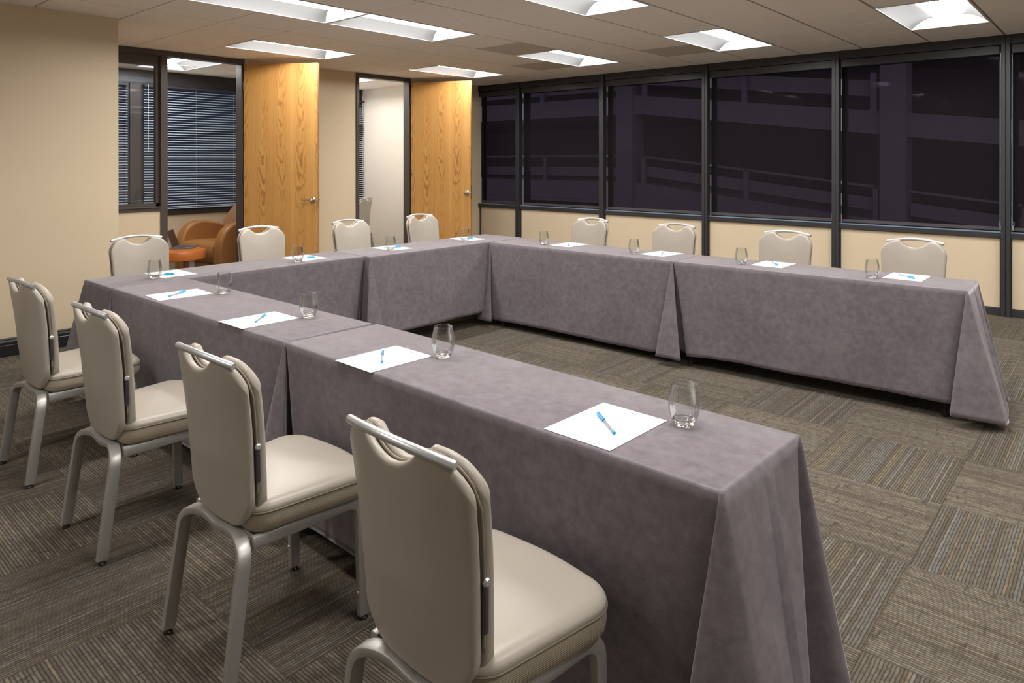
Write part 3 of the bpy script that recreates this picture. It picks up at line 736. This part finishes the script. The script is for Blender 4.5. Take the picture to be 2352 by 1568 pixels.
    bm = bmesh.new(); bm.from_mesh(o.data); bmesh.ops.remove_doubles(bm, verts=bm.verts, dist=.0002); bmesh.ops.recalc_face_normals(bm, faces=bm.faces)
    for f in bm.faces: f.smooth = len(f.verts) < 10
    bm.to_mesh(o.data); bm.free()
    md = o.modifiers.new('thick', 'SOLIDIFY'); md.thickness = .0022; md.offset = -1
    return tag(o, label, 'tablecloth', 'mauve grey cloths over the U of tables')
aA1 = math.atan2(.010, 1.84); aA2 = math.atan2(-.052, 1.84)
T = [ # corner, angle, L, W, table label, cloth types, hem, low, cloth label, scale
 ((-.036, .004), aA1, 1.835, .440, 'black folding table under the near arm, half farther from the viewer', ('flap', 'flap', 'tuck', 'tuck'), .10, .0, 'grey cloth on the near arm of the U, half farther from the viewer', (1, 1.25, .6, .6)),
 ((1.803, .013), aA2, 1.872, .452, 'black folding table under the nearest end of the U', ('tuck', 'endn', 'endf', 'tuck'), .085, .05, 'grey cloth on the nearest table, its corner folds hanging in the foreground', (1, 1, 1, .6)),
 ((-.040, .002), PI / 2, 1.778, .434, 'black folding table in the cross row, end beside the beige wall', ('tuck', 'tuck', 'tuck', 'open'), .125, .04, 'grey cloth on the cross row end beside the left beige wall', (.6, .6, .6, .9)),
 ((.03, 1.785), PI / 2, 1.77, .480, 'black folding table in the cross row, end by the window corner', ('flap', 'tuck', 'open', 'tuck'), .125, .0, 'grey cloth on the cross row end that meets the far corner of the U', (1, .6, .7, .6)),
 ((.055, 3.078), math.atan2(.006, 1.8), 1.805, .440, 'black folding table in the window-side arm next to the far corner', ('flap', 'flap', 'tuck', 'tuck'), .062, .01, 'grey cloth on the window-side arm, half touching the far corner', (1.0, 1.15, .6, .6)),
 ((1.866, 3.086), math.atan2(.046, 1.8), 1.80, .440, 'black folding table in the window-side arm at its free right end', ('tuck', 'endn', 'endf', 'tuck'), .095, .055, 'grey cloth on the window-side arm, half with the free right end', (1, 1, 1, .6))]
# B tables run along +y: local x -> +y, local y -> -x
for n, (c, a, L_, W_, tl, ty, hem, low, cl, sc) in enumerate(T):
    make_table(c, a, L_, W_, tl); make_cloth(c, a, L_, W_, ty, hem, low, cl, n * 3 + 1, sc)

# ------------------------------------------------------------------ chairs
def back_xz(u, v, cut=True):
    hwm = .200; x = u * hwm
    # bottom outline
    ax = abs(x); r = .105
    def zb(ax):
        f = ax / .2
        if ax > .2 - r: q = (ax - (.2 - r)) / r; return .400 + .012 * f * f + .100 * (1 - math.sqrt(max(0, 1 - q * q)))
        return .400 + .012 * f * f
    def zt(ax):
        r2 = .080; z = .912 - .020 * (ax / .2) ** 2
        if ax > .2 - r2: q = (ax - (.2 - r2)) / r2; z -= .082 * (1 - math.sqrt(max(0, 1 - q * q)))
        if ax < .092: z -= .050 * (1 - (ax / .092) ** 2) ** .9
        return z
    z = zb(ax) + (zt(ax) - zb(ax)) * v
    wsc = .875 + .125 * min(1, max(0, (z - .41) / .40)) ** .9
    return x * wsc, z
def back_y(x, z): return -.150 - .050 * ((z - .42) / .5) - .038 * (1 - (x / .2) ** 2) * min(1, max(0, (z - .3) / .3)) + .012 * math.sin((z - .42) / .5 * PI)
def cushion(front, back_, name, mat, parent, puff):
    """closed pad between two offsets from the back surface"""
    nu, nv = 64, 44
    us = [-math.cos(PI * i / nu) for i in range(nu + 1)]; vs_ = [.5 - .5 * math.cos(PI * j / nv) for j in range(nv + 1)]
    fr, bk = [], []
    for v in vs_:
        rf, rb = [], []
        for u in us:
            x, z = back_xz(u, v); y = back_y(x, z)
            ax, at = back_xz(u, 1); _, ab = back_xz(u, 0); xe = back_xz(math.copysign(1, u) if u else 1, v)[0]
            d = min(abs(abs(xe) - abs(x)), at - z, z - ab); e = math.sqrt(max(0, 1 - (1 - min(1, d / .014)) ** 2)); pf = min(1, d / .10) ** .6
            mid = (front + back_) / 2; hf = (front - back_) / 2
            rf.append((x, y + mid + (hf - .004) * e + (puff * pf if puff > 0 else 0) + .0005, z)); rb.append((x, y + mid - (hf - .004) * e + (puff * pf if puff < 0 else 0) - .0005, z))
        fr.append(rf); bk.append(rb)
    m = MB(); m.grid(fr); n0 = len(m.v); m.grid([list(reversed(r)) for r in bk])
    # border stitches
    k = nu + 1
    border_f = [(0, i) for i in range(k)] + [(j, nu) for j in range(1, nv + 1)] + [(nv, i) for i in range(nu - 1, -1, -1)] + [(j, 0) for j in range(nv - 1, 0, -1)]
    idf = [j * k + i for j, i in border_f]; idb = [n0 + j * k + (nu - i) for j, i in border_f]
    nb = len(idf)
    for q in range(nb): m.f.append((idf[q], idb[q], idb[(q + 1) % nb], idf[(q + 1) % nb]))
    o = m.build(name, mat, parent, smooth=True)
    bm = bmesh.new(); bm.from_mesh(o.data); bmesh.ops.recalc_face_normals(bm, faces=bm.faces); bm.to_mesh(o.data); bm.free()
    return o
def seat_outline(inset, n=72):
    """rounded trapezoid, CCW"""
    P = []
    y0, y1 = -.145 + inset, .268 - inset; wr, wf = .198 - inset, .232 - inset; rr, rf = max(.03, .07 - inset), max(.04, .095 - inset)
    def corner(cx, cy, r, a0, a1, k):
        for i in range(k): a = R(a0 + (a1 - a0) * i / (k - 1)); P.append((cx + r * math.cos(a), cy + r * math.sin(a)))
    corner(wr - rr, y0 + rr, rr, -90, -8, 8); corner(wf - rf, y1 - rf, rf, -4, 78, 10)
    # bowed front
    for i in range(1, 8): t = i / 8; x = (wf - rf) * (1 - 2 * t) * .98; P.append((x, y1 + .012 * math.sin(t * PI)))
    corner(-(wf - rf), y1 - rf, rf, 102, 184, 10); corner(-(wr - rr), y0 + rr, rr, 188, 270, 8)
    return P
def bar_prof(w_, h_): return rrect(w_, h_, min(w_, h_) * .26, 2)
def make_chair():
    r = empty('banquet_chair')
    # seat: leather top
    ring = lambda ins, z, dz=0: [(x, y, z + dz * 0 + .008 * math.sin((y + .145) / .41 * PI)) for x, y in seat_outline(ins)]
    rows = [ring(.003, .455), ring(.000, .462), ring(.004, .471), ring(.012, .4795), ring(.026, .486)]
    b5 = seat_outline(.026)
    for k5 in (.93, .84, .72, .58, .42, .26, .10, .02):
        rows.append([(x * k5, .062 + (y - .062) * k5, .486 + .011 * (1 - k5 ** 2.2) ** .9 + .008 * math.sin((.062 + (y - .062) * k5 + .145) / .41 * PI)) for x, y in b5])
    m = MB(); m.grid([list(a) for a in rows], closed=True); n = len(rows[0]); m.add(rows[-1], [tuple(range(n))]); o = m.build('seat', M['vinyl'], r, smooth=True)
    rows = [ring(.030, .392), ring(.012, .396), ring(.004, .406), ring(.001, .425), ring(.0015, .445), ring(.005, .456)]
    m = MB(); m.grid(rows, closed=True); m.add(rows[0], [tuple(range(n - 1, -1, -1))]); o = m.build('seat_band', M['woven'], r, smooth=True); o['label'] = 'woven side band of the seat'
    MB().tube(ring(.001, .4555), .0028, 6, (0, 0, 1), closed=True).build('seat_piping', M['vinyl_pipe'], r, smooth=True)
    MB().box(-.165, .165, -.12, .22, .380, .396).build('seat_frame', M['black'], r, bevel=.004)
    # backrest: rear shell and front pad
    o = cushion(.027, -.002, 'rear_shell', M['vinyl'], r, -.006)
    o = cushion(.064, .030, 'back_pad', M['vinyl'], r, .008)
    m = MB()
    edge = [(u, v) for (u, v) in [(-1, j / 24) for j in range(0, 25)] + [(-1 + i / 20, 1) for i in range(1, 41)] + [(1, 1 - j / 24) for j in range(1, 25)]]
    pts = []
    for u, v in edge:
        x, z = back_xz(u, v); pts.append((x * .985, back_y(x, z) + .0285, z - (.004 if v > .97 else 0)))
    m.tube(pts, .0035, 6, (0, 1, 0)); m.build('back_seam', M['vinyl_pipe'], r, smooth=True)
    # handle bar
    pts = []
    for i in range(17):
        u = i / 16 * 2 - 1; x = u * .176; z = .895 + .020 * (1 - u * u); pts.append((x, -.199 - .036 * (1 - u * u), z))
    m = MB(); m.tube(pts, .0098, 14, (0, 0, 1)); auto_smooth(m.build('handle', M['alu'], r), 50)
    # side brackets
    for s in (-1, 1):
        pts = []
        for i in range(12):
            v = .14 + .32 * i / 11; x, z = back_xz(s, v); pts.append((x + s * .001, back_y(x, z) + .0285, z))
        o = MB().sweep(pts, rrect(.010, .014, .003, 1), (1, 0, 0)).build('side_bracket', M['clear_strip'], r)
        x, y, z = pts[-1]; auto_smooth(MB().lathe([(.002, 0), (.0085, .001), (.0095, .004), (.006, .008)], (0, 0, 0), 16, 'x').build('bracket_screw', M['alu'], o))
        q = o.children[0]; q.location = (x + (.000 if s > 0 else -.008), y, z + .008)
    # rear legs: two halves of an inverted U
    prof = bar_prof(.040, .024)
    for s in (-1, 1):
        pts = arc_path([(s * .196, -.222, .016), (s * .186, -.172, .372), (s * .100, -.150, .392), (0, -.150, .380)], .085, 9)
        l = auto_smooth(MB().sweep(pts, prof, (0, 1, .12)).build('leg', M['alu_leg'], r), 40)
        MB().lathe([(.013, 0), (.014, .004), (.009, .010), (.007, .018)], (s * .196, -.222, .001), 14).build('foot_glide', M['glide'], l)
    # front legs with side rails
    for s in (-1, 1):
        pts = arc_path([(s * .203, .222, .016), (s * .200, .212, .388), (s * .188, .10, .382), (s * .168, -.140, .376)], .075, 9)
        l = auto_smooth(MB().sweep(pts, bar_prof(.024, .038), (1, 0, 0)).build('leg', M['alu_leg'], r), 40)
        MB().lathe([(.013, 0), (.014, .004), (.009, .010), (.007, .018)], (s * .203, .222, .001), 14).build('foot_glide', M['glide'], l)
        for zz in (.09, .20):
            MB().lathe([(.005, 0), (.006, .003), (.003, .006)], (s * .203 , .222 - .0, 0), 8, 'y').build('stacking_bumper', M['alu'], l)
            q = l.children[-1]; q.location = (0, -.024, zz); q.data.transform(Matrix.Identity(4))
    return r
chair0 = make_chair()
chairs = [
 (.432, -.345, 1.5, 'taupe banquet chair on the near side, at the left edge of the photo'),
 (1.340, -.345, 0, 'taupe banquet chair on the near side of the U, second from the left edge'),
 (2.292, -.343, 0, 'taupe banquet chair on the near side of the U, second nearest to the viewer'),
 (3.225, -.372, -2.5, 'nearest taupe banquet chair, its back large in the bottom middle foreground'),
 (-.905, .545, -90, 'pale banquet chair behind the cross row, beside the left beige wall'),
 (-.905, 1.495, -92, 'pale banquet chair in front of the left wooden door'),
 (-.905, 2.400, -89, 'pale banquet chair in front of the beige wall between the two doors'),
 (-.905, 3.270, -89, 'pale banquet chair in front of the right wooden door'),
 (.500, 3.83, 178, 'pale banquet chair on the window side closest to the far corner'),
 (1.390, 3.83, 180, 'pale banquet chair on the window side, second from the far corner'),
 (2.345, 3.83, 181, 'pale banquet chair on the window side, third from the far corner'),
 (3.220, 3.86, 182, 'pale banquet chair on the window side nearest the free right end'),
 (-4.42, 4.88, 118, 'pale banquet chair standing in the side room behind the right doorway')]
for n, (x, y, a, lb) in enumerate(chairs):
    if n == 0: c = chair0; c.location = (x, y, 0); c.rotation_euler = (0, 0, R(a))
    else: c = dup(chair0, (x, y, 0), R(a))
    tag(c, lb, 'chair', 'banquet chairs around the U of tables' if n < 12 else None)

# ------------------------------------------------------------------ glasses, paper, pens
t = NT('thin_glass_wall'); t.n.remove(t.b)
tr = t.node('ShaderNodeBsdfTransparent'); tr.inputs[0].default_value = (.965, .97, .965, 1)
gl = t.node('ShaderNodeBsdfGlossy'); gl.inputs['Roughness'].default_value = .015; gl.inputs[0].default_value = (1, 1, 1, 1)
lw = t.node('ShaderNodeFresnel'); lw.inputs[0].default_value = 1.5
mx = t.node('ShaderNodeMixShader'); t.L(t.math('MULTIPLY', lw.outputs[0], .62), mx.inputs[0]); t.L(tr.outputs[0], mx.inputs[1]); t.L(gl.outputs[0], mx.inputs[2]); t.L(mx.outputs[0], t.out.inputs[0]); M['glass_wall'] = t.m
t = NT('solid_glass_foot'); t.base((1, 1, 1), 0); t.b.inputs['Transmission Weight'].default_value = 1; t.b.inputs['IOR'].default_value = 1.48; M['glass'] = t.m
glass0 = empty('tumbler')
outer = [(.0300, .0112), (.0335, .016), (.0405, .032), (.0432, .048), (.0428, .062), (.0405, .080), (.0372, .098), (.0345, .1135)]
inner = [(.0340, .1146), (.0334, .1135), (.0361, .098), (.0394, .080), (.0417, .062), (.0421, .048), (.0393, .033), (.0325, .0175)]
m = MB(); pr_ = cat(outer, 3) + cat(inner, 3); kk = 48; n_ = len(pr_)
m.grid([[(r * math.cos(2 * PI * j / kk), r * math.sin(2 * PI * j / kk), z) for j in range(kk)] for r, z in pr_], closed=True)
m.build('glass_wall', M['glass_wall'], glass0, smooth=True)
m = MB(); m.lathe([(.001, .0012), (.015, .0012), (.0205, .0), (.0240, .0012), (.0266, .0055), (.0302, .0115), (.0328, .0160), (.0318, .0162), (.0240, .0118), (.0120, .0098), (.0008, .0095)], k=48)
m.build('foot', M['glass'], glass0, smooth=True)
settings = [  # glass xy, paper centre, paper angle (long side), pen cap, pen tail
 ('A1', (.622, .345), (.469, .169), 87, (.417, .231), (.508, .098)), ('A2', (1.485, .324), (1.36, .146), 90, (1.298, .214), (1.41, .099)),
 ('A3', (2.434, .286), (2.286, .130), 88.6, (2.206, .187), (2.341, .075)), ('A4', (3.422, .267), (3.262, .124), 88.6, (3.198, .173), (3.323, .074)),
 ('B1', (-.180, .300), (-.283, .440), 181, (-.218, .432), (-.29, .310)), ('B2', (-.147, 1.275), (-.278, 1.414), 181, (-.227, 1.468), (-.285, 1.335)),
 ('B3', (-.171, 2.139), (-.256, 2.222), 179, (-.239, 2.304), (-.290, 2.17)), ('B4', (-.155, 2.976), (-.270, 3.12), 175, (-.251, 3.174), (-.30, 3.04)),
 ('C1', (.542, 3.242), (.711, 3.382), 88, (.778, 3.285), (.69, 3.40)), ('C2', (1.441, 3.244), (1.604, 3.385), 84, (1.644, 3.316), (1.585, 3.44)),
 ('C3', (2.299, 3.266), (2.471, 3.405), 90, (2.525, 3.348), (2.44, 3.468)), ('C4', (3.148, 3.238), (3.300, 3.425), 90, (3.353, 3.366), (3.25, 3.465))]
where = {'A1': 'on the near arm of the U, at its far left end', 'A2': 'on the near arm of the U, second setting from the left', 'A3': 'on the near arm of the U, second nearest to the viewer', 'A4': 'on the nearest end of the U, largest in the photo',
 'B1': 'on the cross row, setting by the left beige wall', 'B2': 'on the cross row in front of the left wooden door', 'B3': 'on the cross row between the two doors', 'B4': 'on the cross row by the far corner of the U',
 'C1': 'on the window-side arm, closest to the far corner', 'C2': 'on the window-side arm, second from the far corner', 'C3': 'on the window-side arm, third from the far corner', 'C4': 'on the window-side arm nearest its free right end'}
# paper with printed mark
p0 = empty('note_paper'); MB().box(-.1395, .1395, -.108, .108, 0, .0012).build('sheet', M['paper'], p0)
m = MB(); hx, hy = .119, -.012
m.box(hx - .006, hx + .006, hy - .0065, hy - .0040, .0012, .00135).box(hx - .006, hx + .006, hy + .0040, hy + .0065, .0012, .00135).box(hx - .0015, hx + .0015, hy - .0045, hy + .0045, .0012, .00135)
m.build('printed_mark', M['print_blue'], p0)
MB().box(-.128, -.1255, -.012, .016, .0012, .0013).build('printed_line', M['print_grey'], p0)
# pen, lies along +x from tail (0) to cap (.148)
q0 = empty('ballpoint_pen'); r_ = .0042
auto_smooth(MB().tube([(.006, 0, r_), (.10, 0, r_)], .0038, 10).build('barrel', M['pen_clear'], q0)); MB().tube([(.010, 0, r_), (.10, 0, r_)], .0014, 6).build('refill', M['pen_ink'], q0)
auto_smooth(MB().lathe([(.002, -.001), (.0043, .0), (.0045, .004), (.0043, .009), (.002, .0095)], (0, 0, r_), 12, 'x').build('end_plug', M['pen_blue'], q0))
auto_smooth(MB().tube([(.092, 0, r_), (.11, 0, r_), (.140, 0, r_)], .0050, 12).tube([(.138, 0, r_), (.149, 0, r_)], .0036, 10).build('cap', M['pen_blue'], q0))
MB().box(.088, .138, -.0013, .0013, r_ + .0050, r_ + .0080).box(.132, .142, -.0018, .0018, r_ + .002, r_ + .0080).build('clip', M['pen_blue'], q0, bevel=.0006)
for n, (k_, g, pc, pa, cap, tail) in enumerate(settings):
    g_ = glass0 if n == 0 else dup(glass0)
    g_.location = (g[0], g[1], H + .0004); g_.rotation_euler = (0, 0, n * .7); tag(g_, 'empty stemless glass ' + where[k_], 'glass', 'stemless glasses at the place settings')
    p_ = p0 if n == 0 else dup(p0)
    p_.location = (pc[0], pc[1], H + .0008); p_.rotation_euler = (0, 0, R(pa)); tag(p_, 'white sheet of paper ' + where[k_], 'paper', 'paper sheets at the place settings')
    q_ = q0 if n == 0 else dup(q0)
    a = math.atan2(cap[1] - tail[1], cap[0] - tail[0]); mx_, my_ = (cap[0] + tail[0]) / 2, (cap[1] + tail[1]) / 2
    q_.location = (mx_ - .074 * math.cos(a), my_ - .074 * math.sin(a), H + .0021); q_.rotation_euler = (0, 0, a); tag(q_, 'blue capped clear pen ' + where[k_], 'pen', 'blue capped pens at the place settings')

# ------------------------------------------------------------------ side room furniture
# round drum side table
t_ = empty('side_table', (-4.14, 2.15, 0))
auto_smooth(MB().lathe([(.02, .300), (.275, .300), (.292, .306), (.296, .32), (.296, .395), (.290, .408), (.27, .412), (.02, .412)], k=56).build('drum_top', M['laminate_red'], t_))
for k_ in range(4):
    a = R(20 + 90 * k_); MB().box(-.028, .028, -.012, .012, 0, .302).build('leg', M['alu'], t_, bevel=.003)
    q = t_.children[-1]; q.location = (.20 * math.cos(a), .20 * math.sin(a), 0); q.rotation_euler = (0, 0, a + PI / 2)
tag(t_, 'round cherry drum side table under the laptop in the side room', 'table')
# laptop
lp = empty('laptop', (-4.19, 2.10, .4125), math.atan2(.18, -.24))
# local x along hinge, local -y is depth direction (away to the right)
MB().box(0, .31, -.215, 0, 0, .014).build('keyboard_base', M['laptop'], lp, bevel=.003)
MB().box(.02, .29, -.125, -.02, .0138, .0155).build('keys', M['keys'], lp); MB().box(.105, .205, -.205, -.14, .0138, .0148).build('touchpad', M['keys'], lp)
lid = MB().box(0, .31, -.004, .004, 0, .215).build('lid', M['laptop'], lp, bevel=.003); lid.location = (0, .002, .014); lid.rotation_euler = (R(-20), 0, 0)
MB().box(.008, .302, -.0056, -.0038, .010, .207).build('screen', M['screen'], lid)
tag(lp, 'open laptop with dark screen on the round cherry side table', 'laptop')
# tan club armchair
ch = empty('armchair', (-4.62, 2.93, 0), R(14))
def arm(s):
    # rounded slab arm: outline in YZ, thickness in x; local front is -y
    out = []
    pr_ = [(-.40, .02), (-.405, .22), (-.395, .40), (-.36, .52), (-.29, .61), (-.18, .665), (-.05, .675), (.10, .650), (.25, .61), (.34, .57), (.36, .3), (.36, .02)]
    pr_ = cat(pr_, 4); n = len(pr_); cyc, czc = 0, .3
    rows = []
    for (xo, sc) in ((0, .93), (.006, .975), (.02, .995), (.045, 1), (.095, 1), (.12, .995), (.134, .975), (.14, .93)):
        rows.append([(s * (.29 + xo), cyc + (y - cyc) * sc, max(.02, czc + (z - czc) * sc)) for y, z in pr_])
    m = MB(); m.grid(rows, closed=True); m.add(rows[0], [tuple(range(n))]); m.add(rows[-1], [tuple(range(n))]); return auto_smooth(m.build('arm', M['tan'], ch), 50)
arm(-1); arm(1)
rows = []
for i in range(13):      # barrel back
    u = i / 12 * 2 - 1; x = u * .36; bow = .10 * (1 - u * u); row = []
    top = .62 + .32 * (1 - abs(u) ** 2.6)
    for (dy, z) in ((.20, .25), (.21, .40), (.235, .40 + (top - .40) * .5), (.27, top - .05), (.30, top - .008), (.335, top), (.37, top - .02), (.39, top - .07), (.38, .5), (.36, .25), (.36, .03)):
        row.append((x, dy + bow * .9, z))
    rows.append(row)
m = MB(); m.grid(rows); m.add(rows[0], [tuple(range(11))]); m.add(rows[-1], [tuple(range(11))]); o = auto_smooth(m.build('back', M['tan_back'], ch), 60)
prof_s = [(-.36, .16), (-.40, .20), (-.41, .30), (-.405, .385), (-.37, .425), (-.28, .437), (.0, .430), (.22, .420), (.24, .16)]
rows = [[(x, y, z + .012 * (1 - (x / .3) ** 2)) for y, z in prof_s] for x in (-.295, -.2, -.1, 0, .1, .2, .295)]
m = MB(); m.grid(rows, closed=True); m.add(rows[0], [tuple(range(9))]); m.add(rows[-1], [tuple(range(9))]); auto_smooth(m.build('seat_cushion', M['tan'], ch), 60)
MB().box(-.30, .30, -.36, .34, .03, .17).build('base', M['tan'], ch, bevel=.01)
tag(ch, 'tan leather club armchair with rounded arms in the side room', 'armchair')
